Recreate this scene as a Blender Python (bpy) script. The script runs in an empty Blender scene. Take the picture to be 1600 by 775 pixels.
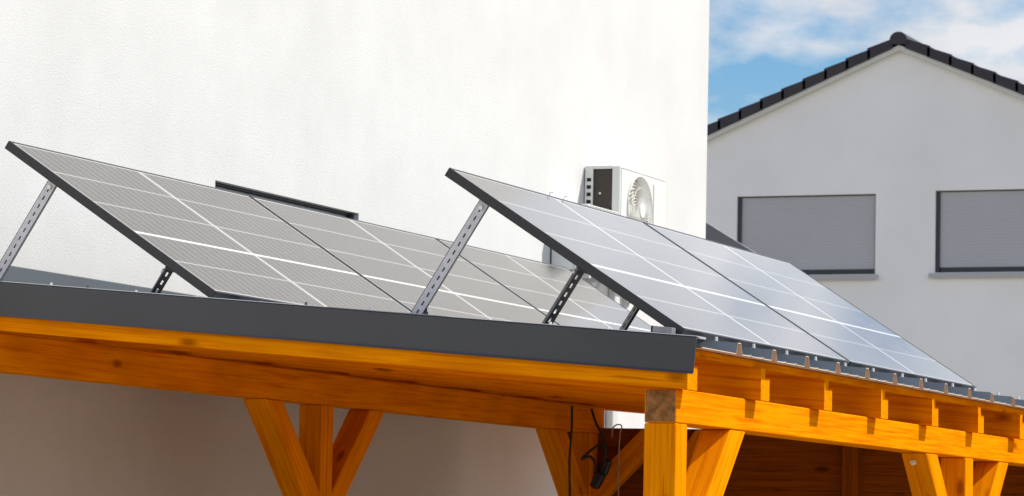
import bpy, bmesh, math, random
from mathutils import Vector, Matrix
random.seed(7)
sc = bpy.context.scene
C = sc.collection
ZO = 2.185                      # height of the eave beam's top above the ground; z below is relative to it

# ------------------------------------------------------------------ camera
cam_d = bpy.data.cameras.new('camera'); cam = bpy.data.objects.new('camera', cam_d); C.objects.link(cam)
YAW, PITCH, ROLL, F = 0.39494, 0.08777, 0.0218, 5143.26
fw = Vector((-math.sin(YAW)*math.cos(PITCH), math.cos(YAW)*math.cos(PITCH), math.sin(PITCH)))
r = Vector((math.cos(YAW), math.sin(YAW), 0)); u = r.cross(fw)
R_ = r*math.cos(ROLL) + u*math.sin(ROLL); U_ = u*math.cos(ROLL) - r*math.sin(ROLL)
m = Matrix((R_, U_, -fw)).transposed().to_4x4()
m.translation = Vector((3.91336, -10.92339, -0.5354 + ZO))
cam.matrix_world = m
cam_d.sensor_width = 36.0; cam_d.lens = F/1600*36.0
cam_d.clip_start = 0.5; cam_d.clip_end = 2000
cam_d.dof.use_dof = True; cam_d.dof.focus_distance = 12.4; cam_d.dof.aperture_fstop = 14
sc.camera = cam
sc.render.engine = 'CYCLES'; sc.cycles.caustics_reflective = False; sc.cycles.caustics_refractive = False

# ------------------------------------------------------------------ world and sun
SUN = Vector((1.0, 0.55, 1.28)).normalized()
el = math.asin(SUN.z); az = math.atan2(SUN.x, SUN.y)
w = bpy.data.worlds.new('World'); sc.world = w; w.use_nodes = True
nt = w.node_tree; N = nt.nodes; L = nt.links
N.clear()
out = N.new('ShaderNodeOutputWorld'); bg = N.new('ShaderNodeBackground')
sky = N.new('ShaderNodeTexSky'); sky.sky_type = 'NISHITA'; sky.sun_disc = False
sky.sun_elevation = el; sky.sun_rotation = az; sky.dust_density = 0.6; sky.ozone_density = 2.5; sky.air_density = 1.0
tc = N.new('ShaderNodeTexCoord')
mp = N.new('ShaderNodeMapping'); mp.inputs['Scale'].default_value = (1, 1, 2.2); mp.inputs['Location'].default_value = (0.0, 0.0, -0.03)
n1 = N.new('ShaderNodeTexNoise'); n1.inputs['Scale'].default_value = 13.0; n1.inputs['Detail'].default_value = 9; n1.inputs['Roughness'].default_value = .56
n1.noise_dimensions = '4D'; n1.inputs['W'].default_value = 21.2
cr = N.new('ShaderNodeValToRGB'); cr.color_ramp.elements[0].position = .465; cr.color_ramp.elements[1].position = .60
mix = N.new('ShaderNodeMix'); mix.data_type = 'RGBA'
n2 = N.new('ShaderNodeTexNoise'); n2.inputs['Scale'].default_value = 17.0; n2.inputs['Detail'].default_value = 6
cr2 = N.new('ShaderNodeValToRGB')
cr2.color_ramp.elements[0].position = .3; cr2.color_ramp.elements[0].color = (13.3, 14.0, 15.2, 1)
cr2.color_ramp.elements[1].position = .65; cr2.color_ramp.elements[1].color = (17.8, 18.1, 18.8, 1)
L.new(tc.outputs['Generated'], mp.inputs['Vector'])
L.new(mp.outputs[0], n1.inputs['Vector']); L.new(mp.outputs[0], n2.inputs['Vector'])
sz = N.new('ShaderNodeSeparateXYZ'); L.new(tc.outputs['Generated'], sz.inputs[0])
def zramp(stops):                 # value that varies with the height in the sky
    q = N.new('ShaderNodeValToRGB'); e = q.color_ramp.elements
    while len(e) < len(stops): e.new(.5)
    for el_, (p_, v_) in zip(e, stops): el_.position = p_; el_.color = (v_, v_, v_, 1)
    L.new(sz.outputs[2], q.inputs[0]); return q.outputs[0]
zb_ = zramp([(.165, .05), (.21, .19), (.38, .19), (.6, .02)])
zoff = N.new('ShaderNodeMath'); zoff.operation = 'SUBTRACT'; zoff.inputs[1].default_value = .05; L.new(zb_, zoff.inputs[0])
gain = zramp([(.165, .66), (.22, 1.0), (.38, 1.0), (.6, .66)])
cmul = N.new('ShaderNodeMix'); cmul.data_type = 'RGBA'; cmul.blend_type = 'MULTIPLY'; cmul.inputs['Factor'].default_value = 1
L.new(cr2.outputs[0], cmul.inputs['A']); L.new(gain, cmul.inputs['B'])
ad = N.new('ShaderNodeMath'); ad.operation = 'ADD'; L.new(n1.outputs['Fac'], ad.inputs[0]); L.new(zoff.outputs[0], ad.inputs[1])
L.new(ad.outputs[0], cr.inputs[0]); L.new(n2.outputs['Fac'], cr2.inputs[0])
hs = N.new('ShaderNodeHueSaturation'); hs.inputs['Saturation'].default_value = 1.4; hs.inputs['Value'].default_value = 1.75
L.new(sky.outputs[0], hs.inputs['Color'])
L.new(cr.outputs[0], mix.inputs['Factor']); L.new(hs.outputs[0], mix.inputs['A']); L.new(cmul.outputs['Result'], mix.inputs['B'])
L.new(mix.outputs['Result'], bg.inputs['Color']); bg.inputs['Strength'].default_value = 0.068
L.new(bg.outputs[0], out.inputs[0])
sd = bpy.data.lights.new('sun', 'SUN'); so = bpy.data.objects.new('sun', sd); C.objects.link(so)
sd.energy = 4.7; sd.angle = math.radians(.53); sd.color = (1, .955, .885)
so.rotation_euler = SUN.to_track_quat('Z', 'Y').to_euler(); so.location = (8, 3, 14)
vs = sc.view_settings
vs.view_transform = 'Standard'; vs.look = 'None'; vs.gamma = 1; vs.use_curve_mapping = False; vs.exposure = 0.06

# ------------------------------------------------------------------ materials
def mat(name, col, rough=.6, metal=0, spec=.5, bump=0, bscale=60, var=0, vscale=6, coat=0):
    m_ = bpy.data.materials.new(name); m_.use_nodes = True
    t = m_.node_tree; b = t.nodes['Principled BSDF']
    b.inputs['Base Color'].default_value = (*col, 1); b.inputs['Roughness'].default_value = rough
    b.inputs['Metallic'].default_value = metal; b.inputs['Specular IOR Level'].default_value = spec
    b.inputs['Coat Weight'].default_value = coat
    co = t.nodes.new('ShaderNodeTexCoord')
    if bump:
        n = t.nodes.new('ShaderNodeTexNoise'); n.inputs['Scale'].default_value = bscale; n.inputs['Detail'].default_value = 6
        bp = t.nodes.new('ShaderNodeBump'); bp.inputs['Strength'].default_value = bump; bp.inputs['Distance'].default_value = .01
        t.links.new(co.outputs['Object'], n.inputs['Vector']); t.links.new(n.outputs['Fac'], bp.inputs['Height'])
        t.links.new(bp.outputs[0], b.inputs['Normal'])
    if var:
        n = t.nodes.new('ShaderNodeTexNoise'); n.inputs['Scale'].default_value = vscale; n.inputs['Detail'].default_value = 7
        n.inputs['Roughness'].default_value = .6
        c = t.nodes.new('ShaderNodeValToRGB')
        c.color_ramp.elements[0].position = .3; c.color_ramp.elements[1].position = .7
        c.color_ramp.elements[0].color = (*[x*(1-var) for x in col], 1)
        c.color_ramp.elements[1].color = (*[min(1, x*(1+var)) for x in col], 1)
        t.links.new(co.outputs['Object'], n.inputs['Vector']); t.links.new(n.outputs['Fac'], c.inputs[0])
        t.links.new(c.outputs[0], b.inputs['Base Color'])
    return m_

def wood_mat(name, light, mid, dark, rough=.65):
    """glazed spruce: grain runs along each timber's own X axis, with knots"""
    m_ = bpy.data.materials.new(name); m_.use_nodes = True
    t = m_.node_tree; b = t.nodes['Principled BSDF']; nn = t.nodes.new; ln = t.links.new
    co = nn('ShaderNodeTexCoord'); oi = nn('ShaderNodeObjectInfo')
    add = nn('ShaderNodeVectorMath'); add.operation = 'ADD'
    sc_ = nn('ShaderNodeVectorMath'); sc_.operation = 'SCALE'; sc_.inputs['Scale'].default_value = 37.0
    cx = nn('ShaderNodeCombineXYZ')
    for i in range(3): ln(oi.outputs['Random'], cx.inputs[i])
    ln(cx.outputs[0], sc_.inputs[0]); ln(co.outputs['Object'], add.inputs[0]); ln(sc_.outputs[0], add.inputs[1])
    mp_ = nn('ShaderNodeMapping'); mp_.inputs['Scale'].default_value = (1.3, 46, 46)
    ln(add.outputs[0], mp_.inputs['Vector'])
    g = nn('ShaderNodeTexNoise'); g.inputs['Scale'].default_value = 1.6; g.inputs['Detail'].default_value = 8; g.inputs['Roughness'].default_value = .62
    g.inputs['Distortion'].default_value = .5
    ln(mp_.outputs[0], g.inputs['Vector'])
    ramp = nn('ShaderNodeValToRGB'); e = ramp.color_ramp.elements
    e[0].position = .28; e[0].color = (*dark, 1); e[1].position = .72; e[1].color = (*light, 1)
    x = e.new(.5); x.color = (*mid, 1)
    ln(g.outputs['Fac'], ramp.inputs[0])
    # broad blotches of the glaze
    mp2 = nn('ShaderNodeMapping'); mp2.inputs['Scale'].default_value = (2.2, 7, 7); ln(add.outputs[0], mp2.inputs['Vector'])
    g2 = nn('ShaderNodeTexNoise'); g2.inputs['Scale'].default_value = 1.3; g2.inputs['Detail'].default_value = 3; ln(mp2.outputs[0], g2.inputs['Vector'])
    mr = nn('ShaderNodeMapRange'); mr.inputs['From Min'].default_value = .3; mr.inputs['From Max'].default_value = .7
    mr.inputs['To Min'].default_value = .86; mr.inputs['To Max'].default_value = 1.08
    ln(g2.outputs['Fac'], mr.inputs['Value'])
    mu = nn('ShaderNodeMix'); mu.data_type = 'RGBA'; mu.blend_type = 'MULTIPLY'; mu.inputs['Factor'].default_value = 1
    ln(ramp.outputs[0], mu.inputs['A']); ln(mr.outputs[0], mu.inputs['B'])
    # knots
    mp3 = nn('ShaderNodeMapping'); mp3.inputs['Scale'].default_value = (2.6, 6.5, 6.5); ln(add.outputs[0], mp3.inputs['Vector'])
    v = nn('ShaderNodeTexVoronoi'); v.inputs['Scale'].default_value = 1.0; v.inputs['Randomness'].default_value = 1; ln(mp3.outputs[0], v.inputs['Vector'])
    kr = nn('ShaderNodeValToRGB'); ke = kr.color_ramp.elements
    ke[0].position = .055; ke[0].color = (1, 1, 1, 1); ke[1].position = .15; ke[1].color = (0, 0, 0, 1)
    ln(v.outputs['Distance'], kr.inputs[0])
    km = nn('ShaderNodeMath'); km.operation = 'MULTIPLY'; km.inputs[1].default_value = .75; ln(kr.outputs[0], km.inputs[0])
    mk = nn('ShaderNodeMix'); mk.data_type = 'RGBA'; mk.inputs['B'].default_value = (dark[0]*.42, dark[1]*.32, dark[2]*.5, 1)
    ln(km.outputs[0], mk.inputs['Factor']); ln(mu.outputs['Result'], mk.inputs['A'])
    # drying cracks: short thin dark lines along the grain
    mp4 = nn('ShaderNodeMapping'); mp4.inputs['Scale'].default_value = (2.1, 60, 60); ln(add.outputs[0], mp4.inputs['Vector'])
    g4 = nn('ShaderNodeTexNoise'); g4.inputs['Scale'].default_value = 1.0; g4.inputs['Detail'].default_value = 2; ln(mp4.outputs[0], g4.inputs['Vector'])
    r4 = nn('ShaderNodeMapRange'); r4.inputs['From Min'].default_value = .685; r4.inputs['From Max'].default_value = .73; r4.inputs['To Max'].default_value = .4
    ln(g4.outputs['Fac'], r4.inputs['Value'])
    mc = nn('ShaderNodeMix'); mc.data_type = 'RGBA'; mc.inputs['B'].default_value = (dark[0]*.35, dark[1]*.28, dark[2]*.5, 1)
    ln(r4.outputs[0], mc.inputs['Factor']); ln(mk.outputs['Result'], mc.inputs['A'])
    ln(mc.outputs['Result'], b.inputs['Base Color'])
    bp = nn('ShaderNodeBump'); bp.inputs['Strength'].default_value = .22; bp.inputs['Distance'].default_value = .004
    ln(g.outputs['Fac'], bp.inputs['Height']); ln(bp.outputs[0], b.inputs['Normal'])
    b.inputs['Roughness'].default_value = rough; b.inputs['Specular IOR Level'].default_value = 0.0
    return m_

M = {}
M['wood'] = wood_mat('glazed_spruce', (.92, .34, .002), (.84, .258, .0018), (.62, .135, .0015))
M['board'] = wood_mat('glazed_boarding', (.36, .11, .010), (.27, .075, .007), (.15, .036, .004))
M['endgrain'] = mat('raw_end_grain', (.27, .125, .045), .9, spec=.05, bump=.3, bscale=70, var=.5, vscale=34)
M['render'] = mat('white_render', (.665, .665, .65), .9, spec=.2, bump=.2, bscale=95, var=.05, vscale=1.6)
M['render2'] = mat('offwhite_render', (.84, .84, .845), .9, spec=.2, bump=.15, bscale=60, var=.05, vscale=.6)
M['anthracite'] = mat('anthracite_sheet_metal', (.046, .049, .057), .40, spec=.5, bump=.10, bscale=2.2, var=.12, vscale=2.5)
M['anthracite2'] = mat('lit_tone_anthracite_flashing', (.13, .15, .165), .45, spec=.5, var=.1, vscale=2)  # the verge's anthracite again, light on the upstand put into a paler colour
M['sheet'] = mat('grey_coated_sheet', (.20, .225, .245), .45, spec=.5, var=.1, vscale=3)
M['cream'] = mat('cream_sheet_underside', (.60, .50, .40), .7, spec=.3, var=.1, vscale=8)
M['frame'] = mat('black_anodised_frame', (.022, .022, .026), .38, spec=.5)
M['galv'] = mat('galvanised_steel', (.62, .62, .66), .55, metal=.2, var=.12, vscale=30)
M['galvdark'] = mat('shade_dark_galvanised_steel', (.085, .086, .095), .55, metal=.3, var=.15, vscale=30)  # struts' shade under the panels put into the colour; also dim screws, clips
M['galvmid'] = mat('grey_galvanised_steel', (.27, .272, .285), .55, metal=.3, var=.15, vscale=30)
M['screw'] = mat('zinc_screw', (.78, .78, .78), .4, metal=.4)
M['acwhite'] = mat('white_painted_casing', (.72, .72, .69), .45, var=.015, vscale=3)
M['accream'] = mat('ivory_grille', (.74, .70, .60), .5)
M['coil'] = mat('brown_coil_fins', (.055, .043, .034), .6, var=.3, vscale=120)
M['dark'] = mat('dark_void', (.012, .012, .013), .8)
M['rubber'] = mat('black_cable_sheath', (.012, .012, .013), .5)
M['cord'] = mat('pale_cord', (.42, .36, .27), .8)
M['shutter'] = mat('grey_aluminium_shutter', (.43, .44, .47), .5, spec=.4, var=.03, vscale=1)
M['winframe'] = mat('anthracite_window_frame', (.028, .031, .038), .45)
M['sill'] = mat('grey_aluminium_sill', (.42, .43, .45), .45, spec=.4)
M['tile'] = mat('dark_concrete_tile', (.024, .021, .030), .55, bump=.15, bscale=50, var=.25, vscale=3)
M['verge'] = mat('pale_verge_trim', (.60, .615, .60), .7)
M['slate'] = mat('dull_slate_felt', (.035, .036, .040), .95, spec=.1)
M['ground'] = mat('pale_gravel', (.34, .285, .215), .95, bump=.6, bscale=30, var=.25, vscale=14)
M['pvc'] = mat('white_duct_plastic', (.62, .62, .60), .5)

# solar glass: dark cells, white gaps, fine busbars, under smooth glass
g = bpy.data.materials.new('solar_glass'); g.use_nodes = True; t = g.node_tree; b = t.nodes['Principled BSDF']
PW, PL, FR = 2.043, 1.107, .010
nn = t.nodes.new; ln = t.links.new
co = nn('ShaderNodeTexCoord'); sx = nn('ShaderNodeSeparateXYZ'); ln(co.outputs['Object'], sx.inputs[0])
def mth(op, a, b_=None, **k):
    q = nn('ShaderNodeMath'); q.operation = op
    for i, v_ in enumerate((a, b_)):
        if v_ is None: continue
        if isinstance(v_, (int, float)): q.inputs[i].default_value = v_
        else: ln(v_, q.inputs[i])
    return q.outputs[0]
def line(coord, pos, half):
    return mth('LESS_THAN', mth('ABSOLUTE', mth('SUBTRACT', coord, pos)), half)
X, Y = sx.outputs[0], sx.outputs[1]
white = mth('MULTIPLY', line(X, PW/2, .013), .75)
for fr_, h in ((.205, .0055), (.395, .0092), (.595, .0055), (.795, .0055)):
    lw = line(Y, fr_*PL, h); white = mth('MAXIMUM', white, lw if h > .008 else mth('MULTIPLY', lw, .4))
for e_ in (mth('LESS_THAN', X, .024), mth('GREATER_THAN', X, PW-.024), mth('LESS_THAN', Y, .022), mth('GREATER_THAN', Y, PL-.022)):
    white = mth('MAXIMUM', white, mth('MULTIPLY', e_, .6))
fr2 = mth('FRACT', mth('MULTIPLY', X, 1/.068))
bus = mth('LESS_THAN', mth('ABSOLUTE', mth('SUBTRACT', fr2, .5)), .2)
cell = nn('ShaderNodeMix'); cell.data_type = 'RGBA'; cell.inputs['A'].default_value = (.032, .024, .021, 1); cell.inputs['B'].default_value = (.085, .08, .08, 1)
ln(bus, cell.inputs['Factor'])
allc = nn('ShaderNodeMix'); allc.data_type = 'RGBA'; allc.inputs['B'].default_value = (.66, .65, .62, 1)
ln(white, allc.inputs['Factor']); ln(cell.outputs['Result'], allc.inputs['A']); ln(allc.outputs['Result'], b.inputs['Base Color'])
b.inputs['Roughness'].default_value = .07; b.inputs['IOR'].default_value = 1.5; b.inputs['Specular IOR Level'].default_value = .5; b.inputs['Coat Weight'].default_value = 0.0; b.inputs['Coat Roughness'].default_value = .04
gn = nn('ShaderNodeTexNoise'); gn.inputs['Scale'].default_value = 9; gn.inputs['Detail'].default_value = 4
ln(co.outputs['Object'], gn.inputs['Vector'])
gm = nn('ShaderNodeMapRange'); gm.inputs['To Min'].default_value = .05; gm.inputs['To Max'].default_value = .11
ln(gn.outputs['Fac'], gm.inputs['Value']); ln(gm.outputs[0], b.inputs['Roughness'])
gb = nn('ShaderNodeBump'); gb.inputs['Strength'].default_value = .02; gb.inputs['Distance'].default_value = .004
ln(gn.outputs['Fac'], gb.inputs['Height']); ln(gb.outputs[0], b.inputs['Normal'])
M['glass'] = g

# ------------------------------------------------------------------ helpers
WM = {}                                    # world matrices of everything placed
def P(x, y, z): return Vector((x, y, z + ZO))
def link(o, mw, parent=None):
    C.objects.link(o); WM[o] = mw
    if parent is not None:
        o.parent = parent; o.matrix_basis = WM[parent].inverted() @ mw
    else: o.matrix_basis = mw
    return o
def thing(name, label, cat, loc, rot=None, group=None):
    o = bpy.data.objects.new(name, None); o.empty_display_size = .2
    mw = Matrix.Translation(loc) @ (rot.to_4x4() if rot else Matrix.Identity(4))
    link(o, mw); tag(o, label, cat, group); return o
def tag(o, label, cat, group=None):
    o['label'] = label; o['category'] = cat
    if group: o['group'] = group
    return o
def axes(xdir, up=Vector((0, 0, 1))):
    x = Vector(xdir).normalized(); z = (up - x*up.dot(x))
    if z.length < 1e-4: z = Vector((0, 1, 0)) - x*x.y
    z.normalize(); return Matrix((x, z.cross(x), z)).transposed()
def obj(name, bm, mats, parent=None, mw=None, smooth=False):
    """bm is in world coordinates; it is stored in the local frame mw"""
    if mw is None: mw = WM[parent] if parent is not None else Matrix.Identity(4)
    bmesh.ops.remove_doubles(bm, verts=bm.verts, dist=1e-6)
    bmesh.ops.recalc_face_normals(bm, faces=bm.faces)
    bm.transform(mw.inverted())
    me = bpy.data.meshes.new(name); bm.to_mesh(me); bm.free()
    for m_ in (mats if isinstance(mats, (list, tuple)) else [mats]): me.materials.append(m_)
    if smooth:
        for p in me.polygons: p.use_smooth = True
    o = bpy.data.objects.new(name, me); return link(o, mw, parent)
def struct(o): o['kind'] = 'structure'; return o
def box(bm, lo, hi, mi=0, bev=0, mtx=None):
    q = bmesh.ops.create_cube(bm, size=1)['verts']
    lo, hi = Vector(lo), Vector(hi)
    for v in q: v.co = Vector(((lo[i]+hi[i])/2 + v.co[i]*(hi[i]-lo[i]) for i in range(3)))
    fs = set(f for v in q for f in v.link_faces)
    for f in fs: f.material_index = mi
    if bev:
        es = set(e for v in q for e in v.link_edges)
        rs = bmesh.ops.bevel(bm, geom=list(es), offset=bev, segments=1, affect='EDGES', profile=.5)
        q = list(set(v for f in rs['faces'] for v in f.verts) | set(v for v in q if v.is_valid))
    if mtx is not None:
        for v in q: v.co = mtx @ v.co
    return q
def prism(bm, poly, ext, mi=0, bev=0):
    ext = Vector(ext); poly = [Vector(p) for p in poly]
    a = [bm.verts.new(p) for p in poly]; c_ = [bm.verts.new(p+ext) for p in poly]
    n = len(poly)
    fs = [bm.faces.new(a), bm.faces.new(c_[::-1])]
    for i in range(n): fs.append(bm.faces.new((a[i], c_[i], c_[(i+1) % n], a[(i+1) % n])))
    for f in fs: f.material_index = mi
    if bev:
        bmesh.ops.recalc_face_normals(bm, faces=fs)
        bmesh.ops.bevel(bm, geom=list(set(e for f in fs for e in f.edges)), offset=bev, segments=1, affect='EDGES', profile=.5)
def tube(bm, pts, rad, seg=8, closed=False, rads=None):
    pts = [Vector(p) for p in pts]; n = len(pts); rings = []
    up = Vector((.13, .31, .94))
    for i, p in enumerate(pts):
        d = (pts[(i+1) % n] - pts[i-1]) if closed else (pts[min(i+1, n-1)] - pts[max(i-1, 0)])
        d.normalize(); s = d.cross(up)
        if s.length < .05: s = d.cross(Vector((1, .2, 0)))
        s.normalize(); q = s.cross(d); rr = rads[i] if rads else rad
        rings.append([bm.verts.new(p + (s*math.cos(2*math.pi*k/seg) + q*math.sin(2*math.pi*k/seg))*rr) for k in range(seg)])
    for i in range(n if closed else n-1):
        a, c_ = rings[i], rings[(i+1) % n]
        for k in range(seg): bm.faces.new((a[k], a[(k+1) % seg], c_[(k+1) % seg], c_[k]))
    if not closed:
        bm.faces.new(rings[0][::-1]); bm.faces.new(rings[-1])
def smooth_path(pts, n=8):
    pts = [Vector(p) for p in pts]; out_ = []
    for i in range(len(pts)-1):
        p0, p1, p2, p3 = pts[max(i-1, 0)], pts[i], pts[i+1], pts[min(i+2, len(pts)-1)]
        for k in range(n):
            s = k/n; out_.append(.5*((2*p1) + (p2-p0)*s + (2*p0-5*p1+4*p2-p3)*s*s + (3*p1-p0-3*p2+p3)*s**3))
    out_.append(pts[-1]); return out_
def timber(name, p0, p1, wd, ht, parent, mats=None, bev=.004, up=Vector((0, 0, 1)), end_mat=False, label=None):
    """squared timber whose own X axis runs along the grain from p0 to p1 (centre line)"""
    p0, p1 = Vector(p0), Vector(p1); L_ = (p1-p0).length
    mw = Matrix.Translation(p0) @ axes(p1-p0, up).to_4x4()
    bm = bmesh.new(); box(bm, (0, -wd/2, -ht/2), (L_, wd/2, ht/2), bev=bev)
    bm.normal_update()
    if end_mat:
        for f in bm.faces:
            if abs(f.normal.x) > .9: f.material_index = 1
    bm.transform(mw)
    o = obj(name, bm, mats or [M['wood'], M['endgrain']], parent, mw)
    if label: o['label'] = label
    return o
def slanted(name, poly, ext, axis, parent, mats=None, bev=.004):
    """timber with cut ends: a polygon pushed along ext, grain along axis"""
    mw = Matrix.Translation(Vector(poly[0])) @ axes(axis).to_4x4()
    bm = bmesh.new(); prism(bm, poly, ext, bev=bev)
    return obj(name, bm, mats or M['wood'], parent, mw)
def wall_holes(bm, fn, a0, a1, b0, b1, holes, depth_vec, mi=0):
    """flat wall in a rectangle with rectangular openings and their reveals; fn(a, b) -> point"""
    As = sorted({a0, a1, *[h[0] for h in holes], *[h[1] for h in holes]}); Bs = sorted({b0, b1, *[h[2] for h in holes], *[h[3] for h in holes]})
    for i in range(len(As)-1):
        for j in range(len(Bs)-1):
            ca, cb = (As[i]+As[i+1])/2, (Bs[j]+Bs[j+1])/2
            if any(h[0] < ca < h[1] and h[2] < cb < h[3] for h in holes): continue
            bm.faces.new([bm.verts.new(fn(*q)) for q in ((As[i], Bs[j]), (As[i+1], Bs[j]), (As[i+1], Bs[j+1]), (As[i], Bs[j+1]))])
    for h in holes:
        q = [fn(h[0], h[2]), fn(h[1], h[2]), fn(h[1], h[3]), fn(h[0], h[3])]
        for i in range(4):
            p, s = q[i], q[(i+1) % 4]
            bm.faces.new([bm.verts.new(v) for v in (p, s, s+depth_vec, p+depth_vec)])

# ------------------------------------------------------------------ ground
bm = bmesh.new(); bmesh.ops.create_grid(bm, x_segments=1, y_segments=1, size=400)
struct(obj('ground', bm, M['ground']))

# ------------------------------------------------------------------ white house beside the carport
WX = -3.58; HV = 10.53
h1 = thing('white_house', 'bright white rendered house wall filling the left, rising behind the carport', 'house', P(WX-5, 4, -ZO))
SL = (3.27, 4.915, .22, 1.172)
bm = bmesh.new()
wall_holes(bm, lambda a, b_: P(WX, a, b_), -7, HV, -ZO, 4.6, [SL], Vector((-.13, 0, 0)))
def quad(bm, *pts): bm.faces.new([bm.verts.new(p) for p in pts])
quad(bm, P(WX, HV, -ZO), P(WX-9, HV, -ZO), P(WX-9, HV, 4.6), P(WX, HV, 4.6))
quad(bm, P(WX, -7, -ZO), P(WX-9, -7, -ZO), P(WX-9, -7, 4.6), P(WX, -7, 4.6))
quad(bm, P(WX-9, -7, -ZO), P(WX-9, HV, -ZO), P(WX-9, HV, 4.6), P(WX-9, -7, 4.6))
bmesh.ops.remove_doubles(bm, verts=bm.verts, dist=1e-5)
obj('wall', bm, M['render'], h1)
bm = bmesh.new()
prism(bm, [P(WX+.02, -7.02, 4.603), P(WX-4.5, -7.02, 6.4), P(WX-9.02, -7.02, 4.603)], (0, HV+7.04, 0))
obj('roof', bm, M['tile'], h1)
def shutter_mesh(fn, a0, a1, b0, b1, pitch):
    """roller shutter curtain: bowed slats stacked upward; fn(a, b, d) with d towards the outside"""
    bm = bmesh.new(); n = int(round((b1-b0)/pitch)); prof = []
    for k in range(n):
        z0 = b0 + k*(b1-b0)/n; h = (b1-b0)/n
        prof += [(z0, .0), (z0+.10*h, .002), (z0+.5*h, .003), (z0+.92*h, .002)]
    prof.append((b1, 0))
    prev = None
    for z, d in prof:
        cur = (bm.verts.new(fn(a0, z, d)), bm.verts.new(fn(a1, z, d)))
        if prev: bm.faces.new((prev[0], prev[1], cur[1], cur[0]))
        prev = cur
    return bm
w1 = None
fnw = lambda a, z, d: P(WX-.06+d, a, z)
bm = bmesh.new()
box(bm, P(WX-.125, SL[0]+.001, SL[2]+.002), P(WX-.03, SL[0]+.032, SL[3]-.002)); box(bm, P(WX-.125, SL[1]-.032, SL[2]+.002), P(WX-.03, SL[1]-.001, SL[3]-.002))
box(bm, P(WX-.125, SL[0]+.033, SL[3]-.012), P(WX-.04, SL[1]-.033, SL[3]-.002)); box(bm, P(WX-.125, SL[0]+.033, SL[2]+.002), P(WX-.07, SL[1]-.033, SL[2]+.05))
box(bm, P(WX-.08, SL[1]-.20, SL[2]+.051), P(WX-.05, SL[1]-.175, SL[3]-.029))
w1 = obj('window', bm, M['winframe'], h1)
obj('shutter', shutter_mesh(fnw, SL[0]+.033, SL[1]-.033, SL[2]+.051, SL[3]-.014, .04), M['shutter'], w1)

# ------------------------------------------------------------------ carport
TP = .0778                       # roof falls this much per metre towards the right eave
cp = thing('carport', 'orange glazed timber carport with an anthracite trapezoidal sheet roof', 'carport', P(-1.7, 3.3, -ZO))
S = .12
def slope(x): return -x*TP
# eave beams
timber('beam', P(-S/2, 0, -S/2), P(-S/2, 6.62, -S/2), S, S, cp, end_mat=True, label='sunlit eave beam with a bare brown sawn end')
LB0, LB1 = .064, .21
timber('beam', P(-2.78-S/2, -.2, (LB0+LB1)/2), P(-2.78-S/2, 6.553, (LB0+LB1)/2), S, LB1-LB0, cp)
# posts
def post(x, y0, y1, top, sx=S):
    timber('post', P(x-sx/2, (y0+y1)/2, -ZO), P(x-sx/2, (y0+y1)/2, top), y1-y0, sx, cp, up=Vector((1, 0, 0)))
post(0, 0, .12, -S-.0015); post(0, 3.975, 4.115, -S-.0015); post(0, 6.35, 6.47, -S-.0015)
post(-2.78, 2.885, 3.009, LB0-.001); post(-2.78, 6.34, 6.46, LB0-.001); post(-2.78, -.2, -.08, LB0-.001)
# braces in the planes of the beams
def brace(x, pv, dirn, top, reach, wd=.118, cut=.172, sx=S):
    """45 degree brace from a post face at V=pv rising in direction dirn to the beam's underside"""
    t1, t0 = reach, reach-cut
    z = top - .0015
    poly = [P(x-.002, pv+dirn*t0, z), P(x-.002, pv+dirn*t1, z), P(x-.002, pv+dirn*.0015, z-(t1)), P(x-.002, pv+dirn*.0015, z-t0)]
    slanted('brace', poly, (-(sx-.004), 0, 0), (0, dirn, 1), cp)
brace(0, .12, 1, -S, .657); brace(0, 3.975, -1, -S, .675, cut=.19); brace(0, 4.115, 1, -S, .685, cut=.185)
brace(-2.78, 2.885, -1, LB0, .585, cut=.18); brace(-2.78, 3.009, 1, LB0, .58, cut=.17)
brace(-2.78, 6.34, -1, LB0, .54, cut=.18)
# bolt head with washer on the lower face of the middle right brace
bm = bmesh.new(); mt = Matrix.Translation(P(-.072, 3.300+.040, -.1215-.040)) @ Vector((0, -1, -1)).to_track_quat('Z', 'Y').to_matrix().to_4x4()
bmesh.ops.create_cone(bm, cap_ends=True, segments=20, radius1=.014, radius2=.014, depth=.003, matrix=mt @ Matrix.Translation((0, 0, .0018)))
bmesh.ops.create_cone(bm, cap_ends=True, segments=6, radius1=.009, radius2=.008, depth=.008, matrix=mt @ Matrix.Translation((0, 0, .0074)))
obj('bolt', bm, M['screw'], cp)
# brace across the rear bay, from the far left post up to the boarding's top rail
zt = .085
slanted('brace', [P(-2.49, 6.372, zt), P(-2.31, 6.372, zt), P(-2.778, 6.372, zt-.468), P(-2.778, 6.372, zt-.288)], (0, .075, 0), (1, 0, 1), cp)
slanted('brace', [P(-2.17, 6.375, zt), P(-1.97, 6.375, zt), P(-2.46, 6.375, zt-.62), P(-2.62, 6.375, zt-.62)], (0, .07, 0), (.6, 0, 1), cp)
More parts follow.
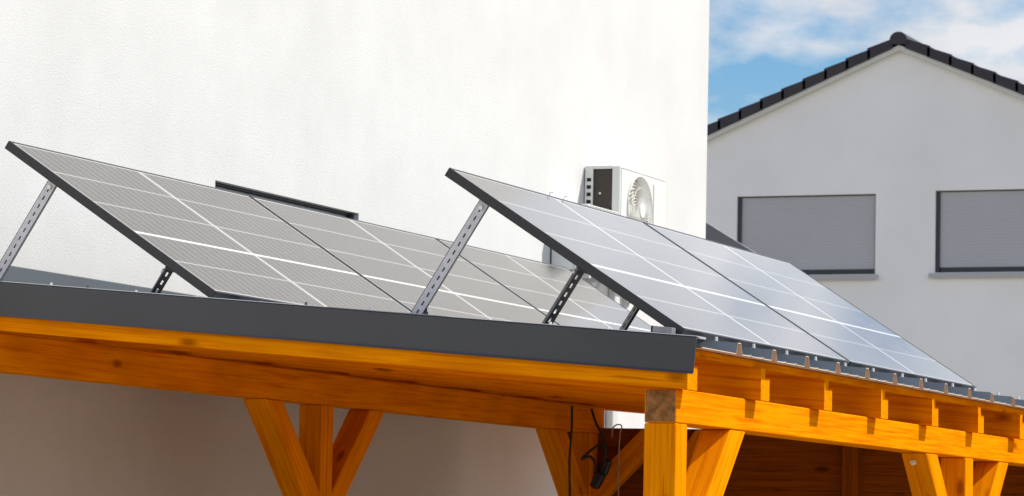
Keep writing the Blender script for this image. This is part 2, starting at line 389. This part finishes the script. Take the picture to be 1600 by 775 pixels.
# rafters
rv = [-.035] + [.785 + .803*k for k in range(10)]
RE = .052
for k, v in enumerate(rv):
    v0, v1 = v, v + .103
    n = Vector((TP, 0, 1)).normalized()
    x0, x1 = -3.5, RE
    mw = Matrix.Translation(P(x0, v0, slope(x0))) @ axes((1, 0, -TP)).to_4x4()
    bm = bmesh.new()
    zb, zt_ = slope, (lambda x: slope(x) + .12)
    if 1:
        # outer end is cut back at its upper far corner
        nw, nh, nd = .052, .036, .05
        prof = [(v0, 0), (v1, 0), (v1, .12-nh), (v1-nw, .12-nh), (v1-nw, .12), (v0, .12)]
        prism(bm, [P(x0, v0, zb(x0)), P(x1-nd, v0, zb(x1-nd)), P(x1-nd, v0, zt_(x1-nd)), P(x0, v0, zt_(x0))], (0, v1-v0, 0))
        a = [bm.verts.new(P(x1-nd, p, zb(x1-nd)+q)) for p, q in prof]; c_ = [bm.verts.new(P(x1, p, zb(x1)+q)) for p, q in prof]
        for i in range(6): bm.faces.new((a[i], c_[i], c_[(i+1) % 6], a[(i+1) % 6]))
        bm.faces.new(c_)
    obj('rafter', bm, M['wood'], cp, mw)
# roof deck of boards
bm = bmesh.new(); x0, x1 = -3.5, RE-.03
bw = .14; nb = int((x1-x0)/bw)
for i in range(nb+1):
    a = x1 - i*bw; c_ = max(x0, a-bw+.003)
    if a - c_ < .02: continue
    prism(bm, [P(a, -.035, slope(a)+.1205), P(a, -.035, slope(a)+.147), P(c_, -.035, slope(c_)+.147), P(c_, -.035, slope(c_)+.1205)], (0, 8.22, 0))
obj('roof_deck', bm, M['wood'], cp, Matrix.Translation(P(0, 0, .12)) @ axes((0, 1, 0)).to_4x4())
# trapezoidal roof sheet: ribs run down the slope
UE = .105; ribs = [-.036 + .408*i for i in range(21)]
RH = .040
def prof_pts():
    pts = [(-.04, 0.0)]
    for rvv in ribs:
        if rvv < .1: continue
        pts += [(rvv-.036, 0), (rvv-.017, RH), (rvv+.017, RH), (rvv+.036, 0), (rvv+.12, 0), (rvv+.135, .004), (rvv+.15, 0), (rvv+.255, 0), (rvv+.27, .004), (rvv+.285, 0)]
    return [p for p in pts if p[0] < 8.18] + [(8.20, 0)]
pts = prof_pts(); TH = .003
bm = bmesh.new(); xa, xb = -3.5, UE
NX = 24
def zs(x): return slope(x) + .1495
for sgn, mi in ((1, 0), (0, 1)):
    rows = []
    for i in range(NX+1):
        x = xa + (xb-xa)*i/NX
        rows.append([bm.verts.new(P(x, p, zs(x) + q + (TH if sgn else 0))) for p, q in pts])
    for i in range(NX):
        for j in range(len(pts)-1):
            f = bm.faces.new((rows[i][j], rows[i+1][j], rows[i+1][j+1], rows[i][j+1])); f.material_index = mi
    if sgn: top = rows
    else: bot = rows
for j in range(len(pts)-1):
    f = bm.faces.new((top[-1][j], bot[-1][j], bot[-1][j+1], top[-1][j+1])); f.material_index = 1
    bm.faces.new((top[0][j], bot[0][j], bot[0][j+1], top[0][j+1]))
sheet = obj('roof_sheet', bm, [M['sheet'], M['cream']], cp)
def screw(x, y, z, parent, rad=.0065, ht=.011, m_='screw', nrm=Vector((TP, 0, 1))):
    bm = bmesh.new()
    mt = Matrix.Translation(P(x, y, z)) @ nrm.to_track_quat('Z', 'Y').to_matrix().to_4x4()
    bmesh.ops.create_cone(bm, cap_ends=True, segments=10, radius1=rad*1.35, radius2=rad*1.35, depth=.003, matrix=mt @ Matrix.Translation((0, 0, .0015)))
    bmesh.ops.create_cone(bm, cap_ends=True, segments=6, radius1=rad, radius2=rad*.9, depth=ht-.003, matrix=mt @ Matrix.Translation((0, 0, .003+(ht-.003)/2)))
    return obj('screw', bm, M[m_], parent)
for rvv in ribs:
    if 0 < rvv < 8: screw(UE-.085+random.uniform(-.012, .012), rvv + random.uniform(-.006, .006), zs(UE-.085)+RH+TH, sheet, .0065, .016)
# flashings
def flashing(name, xs, prof, mtl, parent=cp, label=None):
    """profile in (y, z) carried along the roof slope from xs[0] to xs[1]; ends cut square to the slope"""
    bm = bmesh.new(); pr = []
    for x in xs: pr.append([bm.verts.new(P(x + q*TP, p, slope(x) + q)) for p, q in prof])
    n = len(prof)
    for i in range(n): bm.faces.new((pr[0][i], pr[1][i], pr[1][(i+1) % n], pr[0][(i+1) % n]))
    bm.faces.new(pr[0][::-1]); bm.faces.new(pr[1])
    o = obj(name, bm, mtl, parent)
    if label: o['label'] = label
    return o
FT, FB = .1856, .0545
th = .003
vf = flashing('verge_flashing', (-3.5, .074), [(-.05, FB+.010), (-.05, FT-.004), (-.046, FT), (-.02, FT), (-.02, FT-th), (-.0465, FT-th), (-.0465, FB+.0085), (-.0525, FB), (-.0555, FB+.001)], M['anthracite'])
cl_ = flashing('lit_flange_strip', (-3.5, .074), [(-.0185, FT-.004), (-.0485, FT+.0012), (-.046, FT+.0035), (.05, FT+.0035), (.05, FT-.004)], M['sill'], vf)  # verge's lit top flange: its sky sheen put in as a pale strip
flashing('verge_flashing', (-3.5, .074), [(8.25, FB), (8.25, FT), (8.15, FT), (8.15, FT-th), (8.247, FT-th), (8.247, FB)], M['anthracite'])
for px_u in (-2.56, -2.40, -2.19, -1.93, -1.66, -1.475, -1.22, -.985, -.69, -.50, -.28):
    screw(px_u + .02, -.012, slope(px_u+.02)+FT+.0035, vf, random.choice((.005, .006)), random.choice((.008, .011, .013)), random.choice(('screw', 'galvdark', 'screw')))
bm = bmesh.new(); box(bm, P(-3.555, -.05, .28), P(-3.502, 8.25, .584), bev=.003)
obj('wall_flashing', bm, M['anthracite2'], cp)
# boarding that closes the rear bay
bm = bmesh.new(); z = .095; k = 0
while z > -ZO + .1:
    h = .113
    xl, xr = -3.0, -.002
    zt2 = z
    if k == 0:
        prism(bm, [P(xl, 6.5, z-h), P(xr, 6.5, z-h), P(xr, 6.5, -.0), P(-1.2, 6.5, zt2-.005), P(xl, 6.5, zt2)], (0, .022, 0), bev=.003)
    else: box(bm, P(xl, 6.5, z-h), P(xr, 6.522, zt2), bev=.003)
    z -= h; k += 1
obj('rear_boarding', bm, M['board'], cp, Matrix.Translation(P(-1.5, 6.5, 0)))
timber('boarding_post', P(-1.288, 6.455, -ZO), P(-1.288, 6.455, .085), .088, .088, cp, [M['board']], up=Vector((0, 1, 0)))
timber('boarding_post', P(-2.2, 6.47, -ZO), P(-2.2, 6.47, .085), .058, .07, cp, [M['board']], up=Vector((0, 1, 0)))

# ------------------------------------------------------------------ solar panels
TILT = .5728; ct, st = math.cos(TILT), math.sin(TILT)
PR = Matrix(((0, -ct, st), (1, 0, 0), (0, st, ct)))
FD = .035
def solar_panel(loc, label):
    t_ = thing('solar_panel', label, 'solar panel', loc, PR, 'solar panels tilted on the carport roof')
    mw = WM[t_]
    bm = bmesh.new(); e = .012
    # four mitred bars with an inner lip
    o_ = [(0, 0), (PW, 0), (PW, PL), (0, PL)]; i_ = [(e, e), (PW-e, e), (PW-e, PL-e), (e, PL-e)]
    for k in range(4):
        a, c_, d_, f_ = o_[k], o_[(k+1) % 4], i_[(k+1) % 4], i_[k]
        for z_ in (0, -FD):
            bm.faces.new([bm.verts.new((q[0], q[1], z_)) for q in (a, c_, d_, f_)])
        bm.faces.new([bm.verts.new((*q, z_)) for q, z_ in ((a, 0), (a, -FD), (c_, -FD), (c_, 0))])
        bm.faces.new([bm.verts.new((*q, z_)) for q, z_ in ((f_, 0), (f_, -FD), (d_, -FD), (d_, 0))])
    bmesh.ops.remove_doubles(bm, verts=bm.verts, dist=1e-5)
    bmesh.ops.recalc_face_normals(bm, faces=bm.faces)
    es = [ed for ed in bm.edges if len(ed.link_faces) == 2 and ed.calc_face_angle(0) > .5]
    bmesh.ops.bevel(bm, geom=es, offset=.0014, segments=1, affect='EDGES', profile=.5)
    bm.transform(mw); obj('frame', bm, M['frame'], t_)
    bm = bmesh.new(); box(bm, (e+.0005, e+.0005, -.007), (PW-e-.0005, PL-e-.0005, -.0015)); bm.transform(mw)
    obj('glass', bm, M['glass'], t_)
    return t_
def dup(root, loc, label):
    c_ = root.copy(); C.objects.link(c_); mw = Matrix.Translation(loc) @ PR.to_4x4(); c_.matrix_basis = mw; WM[c_] = mw; c_['label'] = label
    for ch in root.children:
        d_ = ch.copy(); C.objects.link(d_); d_.parent = c_; WM[d_] = mw
    return c_
WP = 2.0583
B0 = P(-.0088, .10, .2173); A0 = P(-1.888, .098, .366)
pB1 = solar_panel(B0, 'bluish near panel of the front row, its lower corner just above the eave corner')
bpy.context.view_layer.update()
pB2 = dup(pB1, B0 + Vector((0, WP, 0)), 'far panel of the front row, its right end in front of the shuttered gable house')
dup(pB1, A0, 'beige leftmost panel of the rear row, propped up at the left edge of the photo')
dup(pB1, A0 + Vector((0, WP, 0)), 'middle panel of the rear row, below the right end of the dark wall slot')
pA3 = dup(pB1, A0 + Vector((0, 2*WP, 0)), 'last panel of the rear row, with the dark reflection of the outdoor unit')
sm_ = Matrix.Diagonal((.88, 1, 1, 1)); pA3.matrix_basis = WM[pA3] @ sm_      # a slightly shorter module
# two little cable clips on the top edge of the near front panel
for v in (.985, 1.14):
    bm = bmesh.new(); o0 = WM[pB1] @ Vector((v, PL-.002, .001))
    tube(bm, [o0, o0+Vector((-.002, .008, .010)), o0+Vector((.0, .030, .016)), o0+Vector((0, .036, .013))], .0012, 6)
    obj('cable_clip', bm, M['galvdark'], pB1)

# ------------------------------------------------------------------ perforated struts under the panels
def strut(top, bottom, label, yaw, wA=.041, wB=.036, m_='galv', boxed=False):
    if boxed: wB = .018
    """L-shaped slotted angle from bottom to top; yaw turns it about its own length"""
    top, bottom = Vector(top), Vector(bottom); Ln = (top-bottom).length
    zax = (top-bottom).normalized()
    x0 = Vector((1, 0, 0)); x0 = (x0 - zax*x0.dot(zax)).normalized(); y0 = zax.cross(x0)
    rot = Matrix((x0, y0, zax)).transposed() @ Matrix.Rotation(yaw, 3, 'Z')
    t_ = thing('support_strut', label, 'support strut', bottom, rot, 'slotted steel struts propping up the panels')
    mw = WM[t_]; bm = bmesh.new(); pitch = .037; sl = .018; sw = .0068; tk = .0022
    n = max(2, int(Ln/pitch)); z0 = (Ln - n*pitch)/2
    def flange(ax, wid):
        vec = (Vector((1, 0, 0)), Vector((0, 1, 0)))[ax]; nr = (Vector((0, 1, 0)), Vector((1, 0, 0)))[ax]
        zsn = [0]
        for k in range(n): zsn += [z0+k*pitch+(pitch-sl)/2, z0+k*pitch+(pitch+sl)/2]
        zsn.append(Ln); a_ = [0, wid/2-sw/2+.002, wid/2+sw/2+.002, wid]
        for i in range(len(zsn)-1):
            for j in range(3):
                if j == 1 and i % 2 == 1:
                    # slot: build its inner rim
                    c4 = [(a_[1], zsn[i]), (a_[2], zsn[i]), (a_[2], zsn[i+1]), (a_[1], zsn[i+1])]
                    for q in range(4):
                        p, s = c4[q], c4[(q+1) % 4]
                        bm.faces.new([bm.verts.new(vec*v_[0] + Vector((0, 0, v_[1])) + nr*d_) for v_, d_ in ((p, 0), (s, 0), (s, tk), (p, tk))])
                    continue
                for d_ in (0, tk):
                    bm.faces.new([bm.verts.new(vec*x_ + Vector((0, 0, z_)) + nr*d_) for x_, z_ in ((a_[j], zsn[i]), (a_[j+1], zsn[i]), (a_[j+1], zsn[i+1]), (a_[j], zsn[i+1]))])
        for (x_, ) in ((0,), (wid,)):
            bm.faces.new([bm.verts.new(vec*x_ + Vector((0, 0, z_)) + nr*d_) for z_, d_ in ((0, 0), (Ln, 0), (Ln, tk), (0, tk))])
    flange(0, wA); flange(1, wB)
    if boxed:
        box(bm, (tk+.0005, wB-.004, 0), (wA-.003, wB-.0015, Ln)); box(bm, (wA-.0028, tk+.0005, 0), (wA, wB-.0015, Ln))
    bm.transform(mw); obj('slotted_angle', bm, M[m_], t_)
    for z_ in (.02, Ln-.022):
        bm = bmesh.new()
        bmesh.ops.create_cone(bm, cap_ends=True, segments=6, radius1=.009, radius2=.009, depth=.014, matrix=Matrix.Translation((wA*.5+.002, 0, z_)) @ Matrix.Rotation(math.pi/2, 4, 'X'))
        bm.transform(mw); obj('bolt', bm, M['screw'], t_)
    bm = bmesh.new(); box(bm, (-.004, .003, Ln-.001), (wA+.012, wB, Ln+.002)); box(bm, (wA*.2, .003, Ln-.03), (wA*.9, .006, Ln+.001)); bm.transform(mw)
    obj('end_cleat', bm, M[m_], t_)
    return t_
def under(xr, base, v, off=0):        # a point on the underside of a row at world x
    return Vector((xr, v, base.z + (base.x - xr)*st/ct - FD/ct - off))
def on_roof(x, v): return P(x, v, zs(x) + TH)
dxn = -(st/ct)                         # struts stand square to the panels
def prop(base, xt, v, label, **k):
    tp_ = under(xt, base, v, .004); d = Vector((-st, 0, -ct)); s = 0
    roof = lambda x: ZO + zs(x) + TH
    p = tp_.copy()
    while p.z > roof(p.x) + .004 and s < 3: p += d*.002; s += .002
    return strut(tp_, p, label, **k)
prop(A0, -2.650, .125, 'pale slotted strut under the raised corner of the leftmost rear panel', yaw=0, boxed=True)
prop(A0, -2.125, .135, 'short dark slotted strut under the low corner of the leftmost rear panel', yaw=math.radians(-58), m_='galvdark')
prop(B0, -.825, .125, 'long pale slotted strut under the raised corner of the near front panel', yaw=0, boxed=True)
prop(B0, -.440, .135, 'shade-toned slotted strut halfway down the near edge of the front row', yaw=math.radians(-58), m_='galvdark')
prop(B0, -.415, .80, 'short grey slotted strut set back under the front row, right of the shade-toned one', yaw=math.radians(-40), m_='galvmid', wA=.034, wB=.03)
# short rail on the roof in front of the low corner
rl = thing('mounting_rail', 'short grey mounting rail under the low corner of the front row', 'rail', P(-.2, .07, .19))
bm = bmesh.new(); box(bm, (.085, -.02, 0), (.16, .02, .022), bev=.002); box(bm, (.085, -.006, .0225), (.16, .006, .024))
mt = Matrix.Translation(P(-.2, .07, zs(-.2)+RH+TH+.001)) @ axes((1, 0, -TP)).to_4x4(); bm.transform(mt); obj('rail_profile', bm, M['galvmid'], rl)
bm = bmesh.new(); box(bm, (.080, -.021, -.001), (.0845, .021, .024)); bm.transform(mt); obj('end_cap', bm, M['frame'], rl)

# ------------------------------------------------------------------ outdoor air-conditioning units
def ac_unit(loc, D, Wd, H, fan_v, fan_z, fr, label, cover=True, coil=True):
    """loc: near lower back corner; D towards +x, Wd along +y, H up"""
    t_ = thing('air_conditioner', label, 'air conditioner', loc, None, 'outdoor units on the white wall')
    def Q(x, y, z): return loc + Vector((x, y, z))
    bm = bmesh.new(); bv = .012
    # casing shell: front with round hole, end with coil opening
    if coil:
        box(bm, Q(.004, .0, 0), Q(D*.24, .012, H))                 # end plate strip by the wall
        box(bm, Q(D*.78, .0, 0), Q(D, .03, H), bev=.006)           # front corner post
        box(bm, Q(D*.241, .002, 0), Q(D*.779, .012, H*.05)); box(bm, Q(D*.241, .002, H*.965), Q(D*.779, .012, H))
    else:                                                          # closed end with a recessed grip
        box(bm, Q(.004, .0, 0), Q(D*.24, .03, H)); box(bm, Q(D*.62, .0, 0), Q(D, .03, H), bev=.006)
        box(bm, Q(D*.241, .0, 0), Q(D*.619, .03, H*.32)); box(bm, Q(D*.241, .0, H*.56), Q(D*.619, .03, H)); box(bm, Q(D*.241, .024, H*.321), Q(D*.619, .030, H*.559))
    box(bm, Q(0, .013, H*.972), Q(D-.002, Wd, H), bev=.004); box(bm, Q(0, .013, 0), Q(D-.002, Wd, .03))
    box(bm, Q(.0, Wd-.012, .031), Q(D-.003, Wd-.001, H*.971))
    # front sheet with a round opening
    seg = 48; fx = D; z0, z1, y0, y1 = .0305, H*.9715, .031, Wd-.0005
    ring = []
    for k in range(seg):
        a = 2*math.pi*k/seg; dy, dz = math.cos(a), math.sin(a)
        cy, cz = fan_v, fan_z
        s = min([(y1-cy)/dy if dy > 1e-6 else 9, (y0-cy)/dy if dy < -1e-6 else 9, (z1-cz)/dz if dz > 1e-6 else 9, (z0-cz)/dz if dz < -1e-6 else 9])
        ring.append((bm.verts.new(Q(fx, cy+dy*fr, cz+dz*fr)), bm.verts.new(Q(fx, cy+dy*s, cz+dz*s)), bm.verts.new(Q(fx-.05, cy+dy*fr*.97, cz+dz*fr*.97))))
    for k in range(seg):
        a, c_ = ring[k], ring[(k+1) % seg]
        bm.faces.new((a[0], a[1], c_[1], c_[0])); bm.faces.new((a[2], a[0], c_[0], c_[2]))
    for cy_, cz_ in ((y0, z0), (y0, z1), (y1, z0), (y1, z1)):      # corners the rays cut off
        near = sorted(range(seg), key=lambda k: (ring[k][1].co - Q(fx, cy_, cz_)).length)[:2]
        cv = bm.verts.new(Q(fx, cy_, cz_))
        try: bm.faces.new((ring[near[0]][1], ring[near[1]][1], cv))
        except ValueError: pass
    body = obj('casing', bm, M['acwhite'], t_)
    if coil:
        for k in range(8):
            bm = bmesh.new(); z_ = H*(.84 - .085*k); box(bm, Q(D*.075, -.003, z_-.011), Q(D*.19, .0, z_+.011)); obj('air_slot', bm, M['dark'], body)
        bm = bmesh.new(); box(bm, Q(D*.242, .016, H*.052), Q(D*.778, .04, H*.963))
        for k in range(46):
            z_ = H*.06 + H*.9*k/46; box(bm, Q(D*.245, .0135, z_), Q(D*.775, .0155, z_+.004))
        cl = obj('coil', bm, M['coil'], t_)
        bm = bmesh.new(); box(bm, Q(D*.40, .006, H*.67), Q(D*.46, .0135, H*.695), bev=.002); obj('fin_clip', bm, M['acwhite'], cl)
    # fan: drum, blades, guard
    bm = bmesh.new(); c0 = Q(D-.055, fan_v, fan_z); seg = 40
    vs_ = [bm.verts.new(c0 + Vector((0, math.cos(2*math.pi*k/seg)*fr*.965, math.sin(2*math.pi*k/seg)*fr*.965))) for k in range(seg)]
    bm.faces.new(vs_); fan = obj('fan_housing', bm, M['accream'], t_)
    bm = bmesh.new()
    for k in range(5):
        a0 = 2*math.pi*k/5; n = 8; prev = None
        for i in range(n+1):
            rr = .05 + (fr*.93-.05)*i/n; tw = .55*i/n; ww = .25+.45*i/n
            p1 = c0 + Vector((.012, math.cos(a0+tw)*rr, math.sin(a0+tw)*rr)); p2 = c0 + Vector((.04, math.cos(a0+tw+ww)*rr, math.sin(a0+tw+ww)*rr))
            cur = (bm.verts.new(p1), bm.verts.new(p2))
            if prev: bm.faces.new((prev[0], prev[1], cur[1], cur[0]))
            prev = cur
    obj('fan_blade', bm, M['accream'], fan)
    bm = bmesh.new(); c1 = Q(D+.004, fan_v, fan_z)
    for k in range(34):
        a0 = 2*math.pi*k/34; pp = []
        for i in range(9):
            rr = .045 + (fr*.99-.045)*i/8; a = a0 + .95*(i/8)**1.3
            pp.append(c1 + Vector((.012*(1-(i/8)**2), math.cos(a)*rr, math.sin(a)*rr)))
        tube(bm, pp, .0032, 5)
    for rr, rad in ((fr*.99, .007), (fr*.66, .003), (fr*.33, .003)):
        tube(bm, [c1 + Vector((.012*(1-(rr/fr)**2), math.cos(2*math.pi*k/48)*rr, math.sin(2*math.pi*k/48)*rr)) for k in range(48)], rad, 6, True)
    bmesh.ops.create_cone(bm, cap_ends=True, segments=24, radius1=.052, radius2=.045, depth=.014, matrix=Matrix.Translation(c1+Vector((.012, 0, 0))) @ Matrix.Rotation(math.pi/2, 4, 'Y'))
    obj('fan_guard', bm, M['acwhite'], t_)
    if cover:
        bm = bmesh.new(); box(bm, Q(D, Wd-.235, H*.36), Q(D+.006, Wd-.03, H*.90), bev=.002); box(bm, Q(D+.001, Wd-.21, H*.33), Q(D+.004, Wd-.06, H*.345))
        obj('service_cover', bm, M['acwhite'], t_)
    # wall bracket: two arms and uprights
    for yy in (.09, Wd-.12):
        bm = bmesh.new(); gx = loc.x - WX
        box(bm, Q(-gx+.001, yy, -.045), Q(D-.02, yy+.03, -.008)); box(bm, Q(-gx+.001, yy, -.32), Q(-gx+.03, yy+.03, -.046))
        bm2 = bm; tube(bm2, [Q(-gx+.02, yy+.015, -.30), Q(D-.08, yy+.015, -.046)], .010, 6)
        obj('wall_bracket', bm, M['pvc'], t_)
        bm = bmesh.new(); box(bm, Q(.05, yy-.005, -.0075), Q(D-.05, yy+.035, -.0003)); obj('rubber_foot', bm, M['rubber'], t_)
    return t_
ac_unit(P(-3.576, 8.20, 1.255), .237, .845, .542, .36, .291, .222, 'white outdoor unit with its round fan guard showing above the front panel row')
ac2 = ac_unit(P(-3.574, 7.66, 1.10), .238, .53, .40, .25, .20, .145, 'lower white outdoor unit, mostly hidden behind the front panel row', cover=False, coil=False)
# dark rear edge, recessed grip of the lower unit
bm = bmesh.new(); box(bm, P(-3.5785, 7.6605, 1.104), P(-3.5746, 8.18, 1.49)); obj('back_panel', bm, M['dark'], ac2)
# duct down the wall from the units
dt = thing('cable_duct', 'pale vertical duct on the white wall below the outdoor units', 'duct', P(WX, 8.72, .2))
bm = bmesh.new(); box(bm, P(WX+.001, 8.66, -1.6), P(WX+.05, 8.75, 1.19), bev=.006); obj('duct_cover', bm, M['pvc'], dt)
bm = bmesh.new(); box(bm, P(WX+.001, 8.65, .6), P(WX+.056, 8.76, .64), bev=.003); obj('clip', bm, M['pvc'], dt)

# ------------------------------------------------------------------ gable house in the background
GV = 33.0
gh = thing('gable_house', 'pale grey shaded gable house with dark roof tiles and two closed roller shutters', 'house', P(-8.6, GV+5, -ZO))
AX, AZ, SLP = -8.6, 6.40, .4255
x0, x1 = -13.0, -4.2
ze = lambda x: AZ - abs(x-AX)*SLP
win = [(-10.965, -8.937, 3.215, 4.335), (-8.085, -6.06, 3.225, 4.36)]
bm = bmesh.new(); fn = lambda a, b_: P(a, GV, b_)
zw = ze(x0) - .02
wall_holes(bm, fn, x0, x1, -ZO, zw, win, Vector((0, .16, 0)))
quad(bm, fn(x0, zw), fn(AX, zw), fn(AX, AZ-.0), fn(x0, ze(x0))); quad(bm, fn(AX, zw), fn(x1, zw), fn(x1, ze(x1)), fn(AX, AZ))
for xx in (x0, x1): quad(bm, P(xx, GV, -ZO), P(xx, GV+10, -ZO), P(xx, GV+10, ze(xx)), P(xx, GV, ze(xx)))
quad(bm, P(x0, GV+10, -ZO), P(x1, GV+10, -ZO), P(x1, GV+10, ze(x1)), P(x0, GV+10, ze(x0)))
quad(bm, P(x0, GV+10, ze(x0)), P(AX, GV+10, AZ), P(x1, GV+10, ze(x1)))
obj('wall', bm, M['render2'], gh)
# tiled roof: stepped courses, a deep verge tile closing each course at the gable
rf = None; bm = bmesh.new(); bv_ = bmesh.new(); cs = .312; cosr = 1/math.sqrt(1+SLP*SLP)
yA, yB = GV-.10, GV+10.1
for side in (-1, 1):
    for k in range(16):
        d0, d1 = .09 + k*cs, .09 + (k+1)*cs + .05        # upper and lower edge (horizontal distance from the ridge)
        za, zb_ = AZ + .11 - d0*SLP, AZ + .142 - d1*SLP
        q = [P(AX+side*d0, yA, za), P(AX+side*d1, yA, zb_), P(AX+side*d1, yA, zb_-.045), P(AX+side*d0, yA, za-.045)]
        prism(bm, q, (0, yB-yA, 0))
        q = [P(AX+side*d0, yA-.03, za+.012), P(AX+side*d1, yA-.03, zb_+.012), P(AX+side*d1, yA-.03, zb_-.15), P(AX+side*d0, yA-.03, za-.125)]
        prism(bv_, q, (0, .029, 0), bev=.006)
rf = obj('roof', bm, M['tile'], gh)
obj('verge_tiles', bv_, M['tile'], rf)
bm = bmesh.new(); n = 14
for k in range(30):
    ya = yA - .05 + k*.345
    arc = [P(AX + math.cos(a)*.125, ya, AZ + .06 + math.sin(a)*.115) for a in [math.pi*(i/n) for i in range(n+1)]]
    arc += [P(AX-.12, ya, AZ+.0), P(AX+.12, ya, AZ+.0)]
    prism(bm, arc, (0, .343, 0))
obj('ridge_tiles', bm, M['tile'], rf)
bm = bmesh.new()
for side in (-1, 1):
    prism(bm, [P(AX, yA+.0, AZ-.005), P(AX+side*5.0, yA, AZ-5.0*SLP-.005), P(AX+side*5.0, yA, AZ-5.0*SLP-.075), P(AX, yA, AZ-.075)], (0, .099, 0))
obj('verge_board', bm, M['verge'], gh)
for (a0, a1, b0, b1) in win:
    bm = bmesh.new(); y = GV
    box(bm, P(a0+.002, y+.03, b0+.002), P(a0+.055, y+.15, b1-.002)); box(bm, P(a1-.014, y+.03, b0+.002), P(a1-.002, y+.15, b1-.002))
    box(bm, P(a0+.056, y+.06, b0+.002), P(a1-.015, y+.14, b0+.075)); box(bm, P(a0+.056, y+.05, b1-.014), P(a1-.015, y+.15, b1-.002))
    wf = obj('window', bm, M['winframe'], gh)
    obj('shutter', shutter_mesh(lambda a, z, d: P(a, GV+.06-d, z), a0+.056, a1-.015, b0+.076, b1-.015, .043), M['shutter'], wf)
    bm = bmesh.new(); box(bm, P(a0-.07, y-.06, b0-.055), P(a1+.05, y+.028, b0-.012), bev=.004); box(bm, P(a0-.072, y-.062, b0-.075), P(a1+.052, y-.057, b0-.012))
    obj('sill', bm, M['sill'], wf)

# low dark lean-to glimpsed between the two houses
sh = thing('lean_to', 'low dark grey lean-to roof peeking out at the corner of the white house', 'shed', P(-5.6, 15.6, -ZO))
LT = lambda x: 2.015 - (x+5.15)*.60
bm = bmesh.new(); prism(bm, [P(-7.2, 15, -ZO), P(-4.3, 15, -ZO), P(-4.3, 15, LT(-4.3)-.06), P(-7.2, 15, LT(-7.2)-.06)], (0, .9, 0)); obj('wall', bm, M['anthracite'], sh)
bm = bmesh.new(); prism(bm, [P(-7.3, 14.9, LT(-7.3)-.055), P(-4.2, 14.9, LT(-4.2)-.055), P(-4.2, 14.9, LT(-4.2)), P(-7.3, 14.9, LT(-7.3))], (0, 1.1, 0)); rf2 = obj('roof', bm, M['slate'], sh)
bm = bmesh.new(); prism(bm, [P(-7.3, 16.002, LT(-7.3)-.03), P(-4.2, 16.002, LT(-4.2)-.03), P(-4.2, 16.002, LT(-4.2)+.012), P(-7.3, 16.002, LT(-7.3)+.012)], (0, .03, 0)); obj('edge_trim', bm, M['sill'], rf2)

# ------------------------------------------------------------------ cables and cords under the roof
def cable(name, label, pts, rad, m_='rubber', cat='cable', group=None):
    bm = bmesh.new(); tube(bm, smooth_path(pts), rad, 8)
    return tag(obj(name, bm, M[m_], None, Matrix.Translation(pts[0]), smooth=True), label, cat, group)
cable('cable', 'straight black cable hanging down the far left post', [P(-2.69, 5.82, .19), P(-2.688, 5.815, .06), P(-2.695, 5.81, -.12), P(-2.69, 5.812, -.34), P(-2.70, 5.81, -.8)], .0065)
cable('cable', 'black cable dropping from the rafters into the dark bundle at the rear post', [P(-2.72, 6.19, .19), P(-2.69, 6.19, .11), P(-2.645, 6.2, .02), P(-2.635, 6.2, -.05), P(-2.65, 6.22, -.12)], .0075)
cable('cable', 'looped black cable beside the bundle at the rear left post', [P(-2.66, 6.2, .0), P(-2.72, 6.2, -.04), P(-2.775, 6.2, -.09), P(-2.73, 6.21, -.075), P(-2.70, 6.22, -.12), P(-2.70, 6.22, -.18), P(-2.66, 6.22, -.2)], .0075)
cable('cord', 'pale thin cord hooked over the rear boarding and hanging down', [P(-2.66, 6.36, .035), P(-2.645, 6.34, .09), P(-2.615, 6.33, .108), P(-2.59, 6.33, .098), P(-2.60, 6.33, .05), P(-2.605, 6.33, -.12), P(-2.60, 6.33, -.4), P(-2.60, 6.33, -.7)], .004, 'cord', 'cord')
# plug and adapter bundle
bd = thing('adapter_bundle', 'black plug and adapter bundle hanging in the dark corner by the rear post', 'adapter', P(-2.66, 6.24, -.12))
bm = bmesh.new(); box(bm, (-.022, -.020, -.050), (.022, .020, .045), bev=.010, mtx=Matrix.Translation(P(-2.645, 6.24, -.13)) @ Matrix.Rotation(.35, 4, 'Y')); obj('adapter_box', bm, M['rubber'], bd)
bm = bmesh.new(); box(bm, (-.026, -.026, -.05), (.026, .026, .05), bev=.010, mtx=Matrix.Translation(P(-2.69, 6.235, -.205)) @ Matrix.Rotation(.5, 4, 'Y')); obj('plug', bm, M['rubber'], bd)
bm = bmesh.new(); tube(bm, smooth_path([P(-2.645, 6.235, -.07), P(-2.66, 6.23, -.02), P(-2.67, 6.22, .0)]), .008, 8); obj('lead', bm, M['rubber'], bd)
cable('cable', 'short black cable curling at the foot of the long pale strut', [P(-1.045, .14, .315), P(-1.035, .135, .297), P(-1.036, .13, .272), P(-1.045, .13, .245)], .0048)
